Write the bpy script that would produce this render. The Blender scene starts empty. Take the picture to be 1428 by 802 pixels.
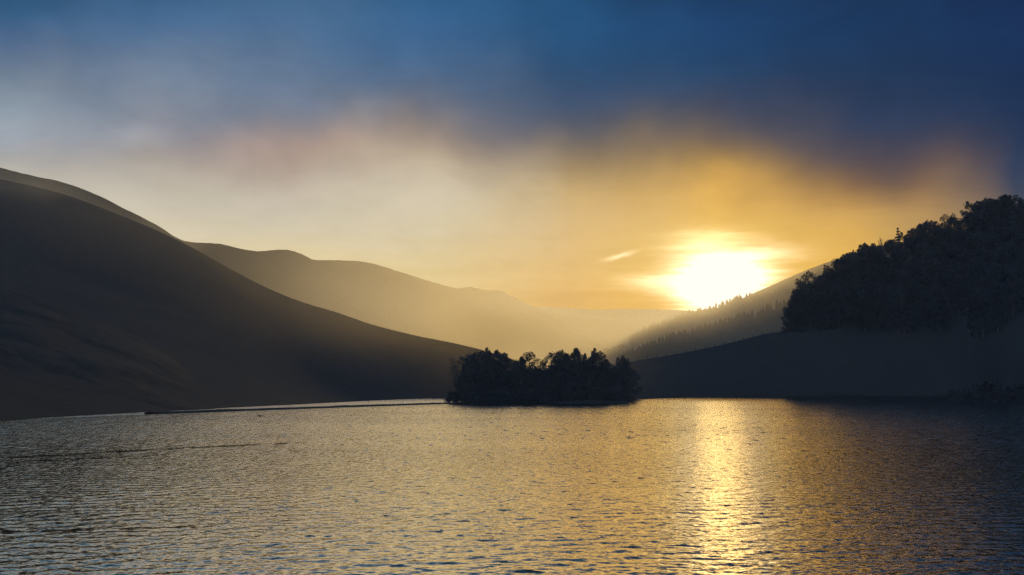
import bpy, math, random
import numpy as np
from mathutils import Vector, Matrix, Quaternion
from mathutils.bvhtree import BVHTree

random.seed(11)
rng = np.random.default_rng(11)
scene = bpy.context.scene
col = scene.collection
R = math.radians

# ------------------------------------------------------------------ camera
W, H = 1428.0, 802.0
F = 1401.0                      # focal length in photo pixels
CAM_Z = 4.0
PITCH = math.atan(139.0 / F)    # horizon lies at row 540
cam_data = bpy.data.cameras.new('camera')
cam = bpy.data.objects.new('camera', cam_data)
col.objects.link(cam)
cam.location = (0, 0, CAM_Z)
cam.rotation_euler = (math.pi / 2 + PITCH, 0, 0)
cam_data.sensor_width = 36.0
cam_data.lens = 36.0 * F / W
cam_data.clip_start = 0.5
cam_data.clip_end = 7500
scene.camera = cam


def ray(px, py):
    """direction of a photo pixel, scaled so that y = 1 (distance measured along the valley)"""
    x, z = (px - W / 2) / F, (H / 2 - py) / F
    y2 = math.cos(PITCH) - z * math.sin(PITCH)
    z2 = math.sin(PITCH) + z * math.cos(PITCH)
    return Vector((x / y2, 1.0, z2 / y2))


def at(px, py, d):
    v = ray(px, py) * d
    v.z += CAM_Z
    return v


def on_water(px, py):
    v = ray(px, py)
    return v * (CAM_Z / -v.z) + Vector((0, 0, CAM_Z))


def azel(px, py):
    v = ray(px, py)
    return math.degrees(math.atan2(v.x, v.y)), math.degrees(math.atan2(v.z, math.hypot(v.x, v.y)))


def lin(c):
    return tuple((v / 255.0) / 12.92 if v / 255.0 <= 0.04045 else ((v / 255.0 + 0.055) / 1.055) ** 2.4 for v in c)


# ------------------------------------------------------------------ node helper
class NT:
    def __init__(self, tree):
        self.t = tree

    def n(self, kind, **kw):
        nd = self.t.nodes.new(kind)
        for k, v in kw.items():
            setattr(nd, k, v)
        return nd

    def put(self, sock, v):
        if hasattr(v, 'is_output'):
            self.t.links.new(v, sock)
        elif v is not None:
            sock.default_value = v

    def m(self, op, a, b=None, c=None, clamp=False):
        nd = self.n('ShaderNodeMath', operation=op, use_clamp=clamp)
        self.put(nd.inputs[0], a)
        if b is not None:
            self.put(nd.inputs[1], b)
        if c is not None:
            self.put(nd.inputs[2], c)
        return nd.outputs[0]

    def vm(self, op, a, b=None):
        nd = self.n('ShaderNodeVectorMath', operation=op)
        self.put(nd.inputs[0], a)
        if b is not None:
            self.put(nd.inputs[1], b)
        return nd.outputs[0]

    def xyz(self, x, y, z):
        nd = self.n('ShaderNodeCombineXYZ')
        self.put(nd.inputs[0], x); self.put(nd.inputs[1], y); self.put(nd.inputs[2], z)
        return nd.outputs[0]

    def noise(self, vec, scale=1.0, detail=4.0, rough=0.5, lac=2.0, dist=0.0):
        nd = self.n('ShaderNodeTexNoise')
        self.put(nd.inputs['Vector'], vec)
        nd.inputs['Scale'].default_value = scale
        nd.inputs['Detail'].default_value = detail
        nd.inputs['Roughness'].default_value = rough
        nd.inputs['Lacunarity'].default_value = lac
        nd.inputs['Distortion'].default_value = dist
        return nd.outputs['Fac']

    def mapr(self, v, a, b, c=0.0, d=1.0, smooth=True):
        nd = self.n('ShaderNodeMapRange', interpolation_type='SMOOTHSTEP' if smooth else 'LINEAR')
        self.put(nd.inputs['Value'], v)
        nd.inputs['From Min'].default_value = a
        nd.inputs['From Max'].default_value = b
        nd.inputs['To Min'].default_value = c
        nd.inputs['To Max'].default_value = d
        return nd.outputs['Result']

    def mix(self, f, a, b, blend='MIX'):
        nd = self.n('ShaderNodeMix', data_type='RGBA', blend_type=blend)
        self.put(nd.inputs['Factor'], f)
        self.put(nd.inputs['A'] if False else nd.inputs[6], a)
        self.put(nd.inputs[7], b)
        return nd.outputs[2]

    def ramp(self, f, stops, interp='LINEAR'):
        nd = self.n('ShaderNodeValToRGB')
        cr = nd.color_ramp
        cr.interpolation = interp
        while len(cr.elements) < len(stops):
            cr.elements.new(0.5)
        for e, (p, c) in zip(cr.elements, stops):
            e.position = p
            e.color = (*c, 1.0)
        self.put(nd.inputs[0], f)
        return nd.outputs[0]

    def gauss(self, dx, sx, dy, sy):
        a = self.m('POWER', self.m('ABSOLUTE', self.m('DIVIDE', dx, sx)), 2.0)
        b = self.m('POWER', self.m('ABSOLUTE', self.m('DIVIDE', dy, sy)), 2.0)
        return self.m('EXPONENT', self.m('MULTIPLY', self.m('ADD', a, b), -1.0))


# ------------------------------------------------------------------ sky and haze
SUN_AZ, SUN_EL = azel(1004, 390)
SUN_DIR = Vector((math.sin(R(SUN_AZ)) * math.cos(R(SUN_EL)), math.cos(R(SUN_AZ)) * math.cos(R(SUN_EL)), math.sin(R(SUN_EL))))

world = bpy.data.worlds.new('World')
scene.world = world
world.use_nodes = True
wt = world.node_tree
wt.nodes.clear()
N = NT(wt)
out = N.n('ShaderNodeOutputWorld')
bg = N.n('ShaderNodeBackground')
tc = N.n('ShaderNodeTexCoord')
d = N.vm('NORMALIZE', tc.outputs['Generated'])
sep = N.n('ShaderNodeSeparateXYZ')
wt.links.new(d, sep.inputs[0])
az = N.m('MULTIPLY', N.m('ARCTAN2', sep.outputs[0], sep.outputs[1]), 57.29578)
el = N.m('MULTIPLY', N.m('ARCSINE', sep.outputs[2]), 57.29578)

# clouds bend the lookup: soft veils high up, long flat streaks low down
veil = N.noise(N.xyz(N.m('MULTIPLY', az, 0.115), N.m('MULTIPLY', el, 0.115), 3.1), 1.0, 3.0, 0.46)
veil2 = N.noise(N.xyz(N.m('MULTIPLY', az, 0.16), N.m('MULTIPLY', el, 0.10), 8.7), 1.0, 2.0, 0.5)
streak = N.noise(N.xyz(N.m('MULTIPLY', az, 0.10), N.m('MULTIPLY', N.m('ADD', el, N.m('MULTIPLY', az, 0.02)), 0.75), 5.2), 1.0, 5.0, 0.55, dist=0.3)
high = N.mapr(el, 7.0, 13.0)
warp_el = N.m('ADD', N.m('MULTIPLY', N.m('MULTIPLY', N.m('SUBTRACT', veil, 0.5), 5.0), high),
              N.m('MULTIPLY', N.m('MULTIPLY', N.m('SUBTRACT', streak, 0.5), 2.6), N.m('SUBTRACT', 1.0, high)))
el_w = N.m('ADD', el, warp_el)
az_w = N.m('ADD', az, N.m('MULTIPLY', N.m('SUBTRACT', veil2, 0.5), 6.0))

COLS = {   # photo column: list of (row, sRGB)
    0: [(0, (46, 92, 130)), (40, (70, 100, 138)), (80, (104, 121, 145)), (110, (120, 135, 151)), (150, (138, 148, 160)), (190, (148, 152, 159)), (225, (175, 171, 165)), (260, (196, 188, 174)), (300, (206, 197, 180)), (380, (215, 200, 168)), (480, (215, 190, 140))],
    200: [(0, (62, 100, 140)), (36, (72, 106, 145)), (72, (103, 124, 150)), (108, (123, 135, 152)), (150, (138, 142, 154)), (185, (148, 145, 152)), (212, (168, 159, 152)), (240, (184, 175, 162)), (270, (198, 189, 172)), (310, (210, 200, 178)), (380, (222, 206, 166)), (480, (220, 190, 135))],
    400: [(0, (66, 105, 143)), (60, (80, 113, 150)), (110, (96, 119, 148)), (150, (116, 126, 144)), (185, (142, 137, 141)), (215, (164, 149, 141)), (245, (186, 171, 155)), (275, (200, 190, 172)), (310, (208, 198, 176)), (350, (222, 205, 166)), (410, (228, 202, 148)), (480, (225, 190, 128))],
    600: [(0, (48, 96, 140)), (60, (58, 99, 142)), (97, (75, 105, 140)), (136, (96, 110, 132)), (170, (133, 124, 122)), (195, (160, 143, 128)), (222, (190, 172, 148)), (265, (208, 198, 174)), (325, (214, 197, 160)), (375, (228, 204, 150)), (420, (228, 199, 138)), (480, (225, 185, 120))],
    800: [(0, (32, 80, 123)), (60, (35, 80, 122)), (110, (46, 79, 116)), (150, (60, 81, 111)), (185, (86, 91, 104)), (215, (126, 112, 97)), (240, (164, 139, 102)), (270, (200, 170, 118)), (310, (219, 187, 134)), (370, (229, 190, 124)), (410, (226, 182, 112)), (480, (220, 175, 105))],
    1000: [(0, (24, 66, 113)), (60, (25, 65, 107)), (97, (32, 66, 103)), (130, (48, 67, 97)), (160, (66, 72, 91)), (190, (92, 85, 86)), (212, (116, 98, 82)), (232, (150, 120, 76)), (252, (194, 152, 82)), (275, (222, 172, 88)), (320, (232, 188, 98)), (380, (234, 188, 92)), (430, (232, 178, 80)), (480, (228, 170, 70))],
    1200: [(0, (20, 54, 95)), (60, (19, 52, 90)), (120, (24, 50, 83)), (181, (38, 58, 90)), (221, (70, 68, 82)), (251, (128, 98, 72)), (281, (182, 140, 82)), (300, (206, 162, 92)), (350, (228, 180, 92)), (420, (228, 174, 80)), (480, (220, 165, 75))],
    1428: [(0, (22, 50, 94)), (60, (20, 47, 87)), (120, (20, 45, 80)), (180, (28, 51, 86)), (230, (42, 58, 86)), (275, (58, 68, 90)), (320, (90, 86, 92)), (380, (130, 105, 90)), (480, (140, 110, 85))],
}
EMIN, ESPAN = -6.0, 66.0


def fac(e):
    return (e - EMIN) / ESPAN


ef = N.m('DIVIDE', N.m('SUBTRACT', el_w, EMIN), ESPAN, clamp=True)


def column(x):
    st = []
    for y, c in COLS[x]:
        st.append((fac(azel(x, y)[1]), lin(c)))
    top = st[0][1]
    st.append((fac(24.5), tuple(v * 0.22 + w for v, w in zip(top, (0.006, 0.009, 0.012)))))
    st.append((fac(33), (0.007, 0.011, 0.018)))
    st.sort(key=lambda s: s[0])
    return N.ramp(ef, st, 'B_SPLINE')


dark_low = [(fac(-6), lin((150, 150, 155))), (fac(6), lin((150, 155, 168))), (fac(20), lin((95, 115, 150))), (fac(45), lin((50, 80, 125)))]
back_low = [(fac(-6), lin((170, 190, 215))), (fac(10), lin((185, 210, 238))), (fac(32), lin((178, 205, 236))), (fac(58), lin((60, 90, 130)))]
left_low = [(fac(-6), lin((150, 150, 150))), (fac(8), lin((145, 150, 158))), (fac(20), lin((100, 122, 155))), (fac(45), lin((50, 88, 135)))]
right_low = [(fac(-6), lin((95, 90, 95))), (fac(8), lin((62, 70, 92))), (fac(20), lin((26, 52, 92))), (fac(45), lin((20, 48, 90)))]
seq = [(-180, N.ramp(ef, back_low)), (-100, N.ramp(ef, back_low)), (-52, N.ramp(ef, left_low))]
for x in COLS:
    seq.append((azel(x, 220)[0], column(x)))
seq += [(52, N.ramp(ef, right_low)), (110, N.ramp(ef, back_low)), (180, N.ramp(ef, back_low))]
sky = seq[0][1]
for (a0, _), (a1, c1) in zip(seq, seq[1:]):
    sky = N.mix(N.mapr(az_w, a0, a1, smooth=False), sky, c1)

# light and dark texture of the cloud layer
tex = N.m('ADD', 0.76, N.m('MULTIPLY', N.noise(N.xyz(N.m('MULTIPLY', N.m('ADD', az, N.m('MULTIPLY', el, 0.5)), 0.16), N.m('MULTIPLY', N.m('SUBTRACT', el, N.m('MULTIPLY', az, 0.08)), 0.30), 1.4), 1.0, 5.0, 0.6, dist=0.5), 0.48))
mott = N.noise(N.xyz(N.m('MULTIPLY', az, 0.45), N.m('MULTIPLY', el, 1.0), 6.6), 1.0, 4.0, 0.6, dist=0.6)
fine = N.m('ADD', 0.80, N.m('ADD', N.m('MULTIPLY', streak, 0.24), N.m('MULTIPLY', mott, 0.16)))
low = N.m('SUBTRACT', 1.0, high)
sky = N.mix(1.0, sky, N.mix(high, N.xyz(fine, fine, fine), N.xyz(tex, tex, tex)), 'MULTIPLY')


# soft brighter puffs in the left and middle cloud
def add_glow(sky, px, py, sx, sy, colr, k=1.0, tilt=0.0, na=None, aa=None, ee=None):
    a0, e0 = azel(px, py)
    dx = N.m('SUBTRACT', aa if aa is not None else az, a0)
    dy = N.m('SUBTRACT', ee if ee is not None else el, e0)
    if tilt:
        ca, sa = math.cos(tilt), math.sin(tilt)
        dx, dy = N.m('ADD', N.m('MULTIPLY', dx, ca), N.m('MULTIPLY', dy, sa)), N.m('SUBTRACT', N.m('MULTIPLY', dy, ca), N.m('MULTIPLY', dx, sa))
    g = N.gauss(dx, sx, dy, sy)
    if na is not None:
        g = N.m('MULTIPLY', g, na)
    cc = N.n('ShaderNodeMix', data_type='RGBA', blend_type='ADD')
    wt.links.new(g, cc.inputs['Factor'])
    wt.links.new(sky, cc.inputs[6])
    cc.inputs[7].default_value = (*[v * k for v in colr], 1)
    return cc.outputs[2]


eg = N.m('ADD', el, N.m('MULTIPLY', N.m('SUBTRACT', veil, 0.5), 5.0))
ag = N.m('ADD', az, N.m('MULTIPLY', N.m('SUBTRACT', veil2, 0.5), 6.0))
sky = add_glow(sky, 15, 150, 2.2, 1.6, (0.07, 0.08, 0.085), aa=ag, ee=eg)
sky = add_glow(sky, 175, 175, 2.0, 0.9, (0.07, 0.075, 0.07), aa=ag, ee=eg)
sky = add_glow(sky, 530, 165, 1.3, 1.3, (0.05, 0.045, 0.04), aa=ag, ee=eg)
sky = add_glow(sky, 420, 200, 4.5, 1.0, (0.08, 0.03, 0.0), aa=ag, ee=eg)
# the sun behind thin cloud
es = N.m('ADD', el, N.m('MULTIPLY', N.m('SUBTRACT', N.noise(N.xyz(N.m('MULTIPLY', az, 0.18), N.m('MULTIPLY', el, 1.1), 9.4), 1.0, 5.0, 0.6), 0.5), 1.8))
as_ = N.m('ADD', az, N.m('MULTIPLY', N.m('SUBTRACT', N.noise(N.xyz(N.m('MULTIPLY', az, 0.1), N.m('MULTIPLY', el, 1.6), 2.2), 1.0, 4.0, 0.6), 0.5), 3.6))
sky = add_glow(sky, 1002, 388, 2.3, 1.38, (1.0, 0.95, 0.75), aa=as_, ee=es)
sky = add_glow(sky, 1002, 400, 1.9, 1.6, (2.8, 2.3, 1.6), aa=as_, ee=es)
sky = add_glow(sky, 1000, 384, 5.0, 2.3, (0.07, 0.05, 0.0), aa=as_, ee=es)
sky = add_glow(sky, 1060, 354, 1.9, 0.38, (0.55, 0.5, 0.38), aa=as_, ee=es)
sky = add_glow(sky, 925, 392, 1.7, 0.42, (0.5, 0.45, 0.32), aa=as_, ee=es)
sky = add_glow(sky, 985, 335, 1.8, 0.6, (0.35, 0.30, 0.16), aa=as_, ee=es)
# one small bright streak of cloud left of the sun
sky = add_glow(sky, 864, 357, 0.80, 0.12, (0.5, 0.42, 0.30), tilt=R(14), ee=N.m('ADD', el, N.m('MULTIPLY', N.m('SUBTRACT', N.noise(N.xyz(az, el, 0.0), 1.6, 3.0), 0.5), 0.16)))

nish = N.n('ShaderNodeTexSky', sky_type='NISHITA', sun_disc=False)
nish.sun_elevation = R(SUN_EL)
nish.sun_rotation = R(SUN_AZ)
nish.air_density, nish.dust_density, nish.ozone_density = 1.0, 1.0, 1.0
nsk = N.mix(1.0, nish.outputs[0], (0.0008, 0.0008, 0.0008, 1), 'MULTIPLY')
sky = N.mix(1.0, sky, nsk, 'ADD')
sky = N.mix(1.0, sky, (1.30, 1.15, 0.92, 1), 'DARKEN')      # thin cloud never gets brighter than this
wt.links.new(sky, bg.inputs['Color'])
bg.inputs['Strength'].default_value = 1.0
wt.links.new(bg.outputs[0], out.inputs['Surface'])

# haze lying in the valley: a real scattering volume of the world, thinning with height
geo = N.n('ShaderNodeNewGeometry')
gp = N.n('ShaderNodeSeparateXYZ')
wt.links.new(geo.outputs['Position'], gp.inputs[0])


def cl(v, a, b):
    return N.m('MINIMUM', N.m('MAXIMUM', v, a), b)


gx, gy, gz = cl(gp.outputs[0], -3000, 3000), cl(gp.outputs[1], -200, 7000), cl(gp.outputs[2], -10, 900)
inside = N.m('MULTIPLY', N.mapr(gz, 500, 640, 1, 0), N.mapr(gy, 5200, 6000, 1, 0))
inside = N.m('MULTIPLY', inside, N.mapr(gy, 1450, 2100, 1.0, 0.12))
inside = N.m('MULTIPLY', inside, N.m('MULTIPLY', N.mapr(N.m('ABSOLUTE', gx), 2400, 2800, 1, 0), N.mapr(gz, -9, -5)))
puff = N.noise(N.xyz(N.m('MULTIPLY', gx, 0.006), N.m('MULTIPLY', gy, 0.003), N.m('MULTIPLY', gz, 0.012)), 1.0, 1.0, 0.5)
puff = N.mapr(puff, 0.34, 0.66, 0.20, 1.80, smooth=False)
hz = N.m('EXPONENT', N.m('DIVIDE', N.m('MAXIMUM', gz, 0.0), -54.0))
dy_ = N.mapr(gy, 235, 960, 0.0, 1.0)
side = N.mapr(gx, 5, 60, 1.0, 0.0)                     # haze cut away so the near right bank stays dark
near = N.m('MAXIMUM', side, N.mapr(gy, 600, 900))
dens = N.m('MULTIPLY', N.m('MULTIPLY', N.m('MULTIPLY', hz, dy_), N.m('MULTIPLY', near, puff)), N.mapr(gx, -480, -60, 0.0020, 0.0118))
# torn mist on the shoulder of the left hill
wx, wy, wz = N.m('DIVIDE', N.m('ADD', gx, 290), 105), N.m('DIVIDE', N.m('SUBTRACT', gy, 615), 75), N.m('DIVIDE', N.m('SUBTRACT', gz, N.m('ADD', 118.0, N.m('MULTIPLY', N.m('ADD', gx, 290), -0.30))), 17)
wr = N.m('EXPONENT', N.m('MULTIPLY', N.m('ADD', N.m('ADD', N.m('MULTIPLY', wx, wx), N.m('MULTIPLY', wy, wy)), N.m('MULTIPLY', wz, wz)), -1.0))
torn = N.mapr(N.noise(N.xyz(N.m('MULTIPLY', gx, 0.022), N.m('MULTIPLY', gy, 0.010), N.m('MULTIPLY', gz, 0.045)), 1.0, 1.0, 0.5), 0.40, 0.66)
dens = N.m('ADD', dens, N.m('MULTIPLY', N.m('MULTIPLY', wr, torn), 0.007))
# mist patches added under the sun to imitate its flare over the slope
vx, vy, vz = N.m('DIVIDE', N.m('SUBTRACT', gx, 140), 85), N.m('DIVIDE', N.m('SUBTRACT', gy, 680), 130), N.m('DIVIDE', N.m('SUBTRACT', gz, 62), 30)
vr = N.m('EXPONENT', N.m('MULTIPLY', N.m('ADD', N.m('ADD', N.m('MULTIPLY', vx, vx), N.m('MULTIPLY', vy, vy)), N.m('MULTIPLY', vz, vz)), -1.0))
dens = N.m('ADD', dens, N.m('MULTIPLY', N.m('MULTIPLY', vr, N.mapr(gz, 26, 42)), 0.0015))
vx, vy, vz = N.m('DIVIDE', N.m('SUBTRACT', gx, 190), 110), N.m('DIVIDE', N.m('SUBTRACT', gy, 1030), 85), N.m('DIVIDE', N.m('SUBTRACT', gz, 92), 36)
vr = N.m('EXPONENT', N.m('MULTIPLY', N.m('ADD', N.m('ADD', N.m('MULTIPLY', vx, vx), N.m('MULTIPLY', vy, vy)), N.m('MULTIPLY', vz, vz)), -1.0))
dens = N.m('ADD', dens, N.m('MULTIPLY', vr, 0.0095))
dens = N.m('MULTIPLY', dens, inside)
vol = N.n('ShaderNodeVolumeScatter')
vol.inputs['Color'].default_value = (1.0, 0.89, 0.60, 1)
vol.inputs['Anisotropy'].default_value = 0.74
wt.links.new(dens, vol.inputs['Density'])
# made-up blue veil over the near water, added to lift the dark tones
lift_veil = N.n('ShaderNodeVolumeScatter')
lift_veil.inputs['Color'].default_value = (0.50, 0.62, 0.80, 1)
lift_veil.inputs['Anisotropy'].default_value = 0.0
wt.links.new(N.m('MULTIPLY', N.m('MULTIPLY', N.m('MULTIPLY', N.mapr(gy, 215, 262, 1, 0), N.mapr(gz, 50, 130, 1, 0)), N.m('MULTIPLY', N.mapr(gy, -60, -20), N.m('MULTIPLY', N.mapr(gz, -9, -5), N.mapr(N.m('ABSOLUTE', gx), 350, 450, 1, 0)))), 0.00029), lift_veil.inputs['Density'])
vadd = N.n('ShaderNodeAddShader')
wt.links.new(vol.outputs[0], vadd.inputs[0])
wt.links.new(lift_veil.outputs[0], vadd.inputs[1])
wt.links.new(vadd.outputs[0], out.inputs['Volume'])
world.cycles.volume_step_size = 40.0
world.cycles.volume_sampling = 'DISTANCE'
world.cycles.sampling_method = 'MANUAL'
world.cycles.sample_map_resolution = 1024

sun_d = bpy.data.lights.new('sun', 'SUN')
sun = bpy.data.objects.new('sun', sun_d)
col.objects.link(sun)
sun_d.energy = 0.72
sun_d.angle = R(2.6)          # veiled by thin cloud, so a wide soft source
sun_d.color = (1.0, 0.68, 0.25)
sun.rotation_euler = SUN_DIR.to_track_quat('Z', 'Y').to_euler()
sun.location = (200, 900, 300)


# ------------------------------------------------------------------ materials
def mat(name):
    m = bpy.data.materials.new(name)
    m.use_nodes = True
    t = m.node_tree
    t.nodes.clear()
    n = NT(t)
    o = n.n('ShaderNodeOutputMaterial')
    return m, n, o


def diffuse_mat(name, c1, c2, scale, rough=0.9, bump=0.0, bscale=None, translucent=0.0):
    m, n, o = mat(name)
    tcn = n.n('ShaderNodeTexCoord')
    f = n.noise(tcn.outputs['Object'], scale, 6.0, 0.6)
    f = n.mapr(f, 0.3, 0.7, smooth=False)
    c = n.mix(f, (*c1, 1), (*c2, 1))
    p = n.n('ShaderNodeBsdfPrincipled')
    n.put(p.inputs['Base Color'], c)
    p.inputs['Roughness'].default_value = rough
    p.inputs['Specular IOR Level'].default_value = 0.15
    if bump:
        b = n.n('ShaderNodeBump')
        b.inputs['Strength'].default_value = 0.6
        b.inputs['Distance'].default_value = bump
        n.put(b.inputs['Height'], n.noise(tcn.outputs['Object'], bscale or scale * 3, 6.0, 0.65))
        n.put(p.inputs['Normal'], b.outputs[0])
    sh = p.outputs[0]
    if translucent:
        tr = n.n('ShaderNodeBsdfTranslucent')
        n.put(tr.inputs['Color'], c)
        ms = n.n('ShaderNodeMixShader')
        ms.inputs[0].default_value = translucent
        n.t.links.new(p.outputs[0], ms.inputs[1]); n.t.links.new(tr.outputs[0], ms.inputs[2])
        sh = ms.outputs[0]
    n.t.links.new(sh, o.inputs['Surface'])
    return m


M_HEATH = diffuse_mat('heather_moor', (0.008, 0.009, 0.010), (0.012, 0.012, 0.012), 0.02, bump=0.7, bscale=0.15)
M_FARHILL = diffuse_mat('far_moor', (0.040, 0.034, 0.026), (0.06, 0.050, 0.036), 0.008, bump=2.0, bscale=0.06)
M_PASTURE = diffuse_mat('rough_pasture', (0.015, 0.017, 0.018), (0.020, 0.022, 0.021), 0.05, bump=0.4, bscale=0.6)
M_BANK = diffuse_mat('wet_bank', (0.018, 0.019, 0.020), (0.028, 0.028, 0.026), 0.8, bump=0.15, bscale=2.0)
M_LEAF = diffuse_mat('dark_leaves', (0.060, 0.070, 0.076), (0.074, 0.084, 0.088), 0.8, translucent=0.08)
M_NEEDLE = diffuse_mat('pine_needles', (0.060, 0.070, 0.076), (0.074, 0.084, 0.088), 0.8, translucent=0.08)
M_DRYTWIG = diffuse_mat('thin_twigs', (0.06, 0.05, 0.04), (0.08, 0.065, 0.05), 1.0, translucent=0.3)
M_FARTREE = diffuse_mat('far_conifers', (0.040, 0.046, 0.034), (0.06, 0.062, 0.045), 0.05)
M_BARK = diffuse_mat('bark', (0.045, 0.036, 0.030), (0.08, 0.066, 0.055), 2.0, bump=0.03, bscale=8.0)
M_POST = diffuse_mat('weathered_post', (0.05, 0.045, 0.04), (0.09, 0.08, 0.07), 3.0)
M_WIRE = diffuse_mat('dull_wire', (0.08, 0.08, 0.08), (0.12, 0.12, 0.12), 3.0, rough=0.5)
M_DUCK = diffuse_mat('dark_plumage', (0.02, 0.018, 0.016), (0.05, 0.04, 0.03), 9.0)
M_BILL = diffuse_mat('dark_bill', (0.05, 0.045, 0.03), (0.08, 0.07, 0.04), 9.0, rough=0.5)


# ------------------------------------------------------------------ mesh helpers
def np_mesh(name, verts, faces, mats, smooth=True, mat_idx=None):
    """faces: int array n x 4 (quads) or n x 3"""
    verts = np.asarray(verts, dtype=np.float32)
    faces = np.asarray(faces, dtype=np.int32)
    k = faces.shape[1]
    me = bpy.data.meshes.new(name)
    me.vertices.add(len(verts))
    me.vertices.foreach_set('co', verts.ravel())
    me.loops.add(faces.size)
    me.loops.foreach_set('vertex_index', faces.ravel())
    me.polygons.add(len(faces))
    me.polygons.foreach_set('loop_start', np.arange(0, faces.size, k, dtype=np.int32))
    me.polygons.foreach_set('use_smooth', np.full(len(faces), smooth))
    for mm in (mats if isinstance(mats, (list, tuple)) else [mats]):
        me.materials.append(mm)
    if mat_idx is not None:
        me.polygons.foreach_set('material_index', np.asarray(mat_idx, dtype=np.int32))
    me.update(calc_edges=True)
    me.validate()
    return me


def link(name, me, parent=None, **props):
    o = bpy.data.objects.new(name, me)
    col.objects.link(o)
    if parent is not None:
        o.parent = parent
    for k, v in props.items():
        o[k] = v
    return o


def grid_faces(nu, nv):
    a = np.arange(nu * nv).reshape(nu, nv)
    return np.stack([a[:-1, :-1], a[:-1, 1:], a[1:, 1:], a[1:, :-1]], -1).reshape(-1, 4)


_perm = rng.permutation(256)


def vnoise(x, y):
    """smooth value noise, -1..1"""
    xi, yi = np.floor(x).astype(int), np.floor(y).astype(int)
    xf, yf = x - xi, y - yi
    u, v = xf * xf * (3 - 2 * xf), yf * yf * (3 - 2 * yf)

    def h(a, b):
        return _perm[(_perm[a & 255] + b) & 255] / 127.5 - 1.0
    return (h(xi, yi) * (1 - u) + h(xi + 1, yi) * u) * (1 - v) + (h(xi, yi + 1) * (1 - u) + h(xi + 1, yi + 1) * u) * v


def fbm(x, y, o=5):
    s, a = 0.0, 0.5
    for i in range(o):
        s = s + a * vnoise(x + 17.3 * i, y - 9.1 * i)
        x, y, a = x * 2.03, y * 2.03, a * 0.5
    return s


def smooth_resample(pts, n):
    """monotone-ish interpolation of a list of 3D points, n samples, evenly by index length"""
    P = np.array([tuple(p) for p in pts], dtype=float)
    seg = np.r_[0, np.cumsum(np.hypot(np.diff(P[:, 0]), np.diff(P[:, 1])) + 1e-6)]
    t = np.linspace(0, seg[-1], n)
    m = np.gradient(P, seg, axis=0)
    idx = np.clip(np.searchsorted(seg, t, side='right') - 1, 0, len(seg) - 2)
    h = (seg[idx + 1] - seg[idx])[:, None]
    u = ((t - seg[idx]) / h[:, 0])[:, None]
    p0, p1, m0, m1 = P[idx], P[idx + 1], m[idx], m[idx + 1]
    return (2 * u**3 - 3 * u**2 + 1) * p0 + (u**3 - 2 * u**2 + u) * h * m0 + (-2 * u**3 + 3 * u**2) * p1 + (u**3 - u**2) * h * m1


def hill(name, ridge, base, material, nu=260, nv=70, power=1.0, rough=1.0, nscale=0.02, back=300.0, back_drop=0.35):
    """slope lofted from a foot line to a ridge line, then falling away behind the ridge"""
    Rg, Bs = smooth_resample(ridge, nu), smooth_resample(base, nu)
    t = np.linspace(0, 1, nv)[None, :, None]
    S = Bs[:, None, :] * (1 - t) + Rg[:, None, :] * t
    zf = t[..., 0] ** power
    S[..., 2] = Bs[:, None, 2] * (1 - zf) + Rg[:, None, 2] * zf
    amp = np.sin(np.pi * np.clip(t[..., 0], 0, 1)) ** 0.7 * 0.85 + 0.15
    S[..., 2] += rough * fbm(S[..., 0] * nscale, S[..., 1] * nscale) * amp
    S[..., 2] += 0.16 * rough * fbm(S[..., 0] * nscale * 9, S[..., 1] * nscale * 9, 3)
    nb = 14
    tb = np.linspace(0, 1, nb + 1)[1:][None, :]
    Bk = np.repeat(S[:, -1:, :], nb, axis=1)
    dirv = Rg[:, :2] / np.linalg.norm(Rg[:, :2], axis=1)[:, None]
    Bk[..., 0] += dirv[:, None, 0] * tb * back
    Bk[..., 1] += dirv[:, None, 1] * tb * back
    Bk[..., 2] -= (tb ** 1.6) * (back * back_drop + np.maximum(Rg[:, None, 2], 0) * 0.5)
    S = np.concatenate([S, Bk], axis=1)
    me = np_mesh(name, S.reshape(-1, 3), grid_faces(nu, nv + nb)[:, ::-1], material)
    return link(name, me, kind='structure')


# ------------------------------------------------------------------ ground, water
def sheet(name, x0, x1, y0, y1, nx, ny, fz, material):
    X, Y = np.meshgrid(np.linspace(x0, x1, nx), np.linspace(y0, y1, ny), indexing='ij')
    Z = fz(X, Y)
    me = np_mesh(name, np.stack([X, Y, Z], -1).reshape(-1, 3), grid_faces(nx, ny)[:, ::-1], material)
    return link(name, me, kind='structure')


def floor_z(X, Y):
    rise = np.clip((Y - 455) / 30, -1, 1) * 3.0 - 1.0
    return np.where(Y < 455 - 15, -4.0, rise + np.maximum(Y - 480, 0) * 0.008 + fbm(X * 0.01, Y * 0.01) * 1.0)


sheet('ground', -7000, 7000, -1500, 8800, 60, 200, floor_z, M_PASTURE)

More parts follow.
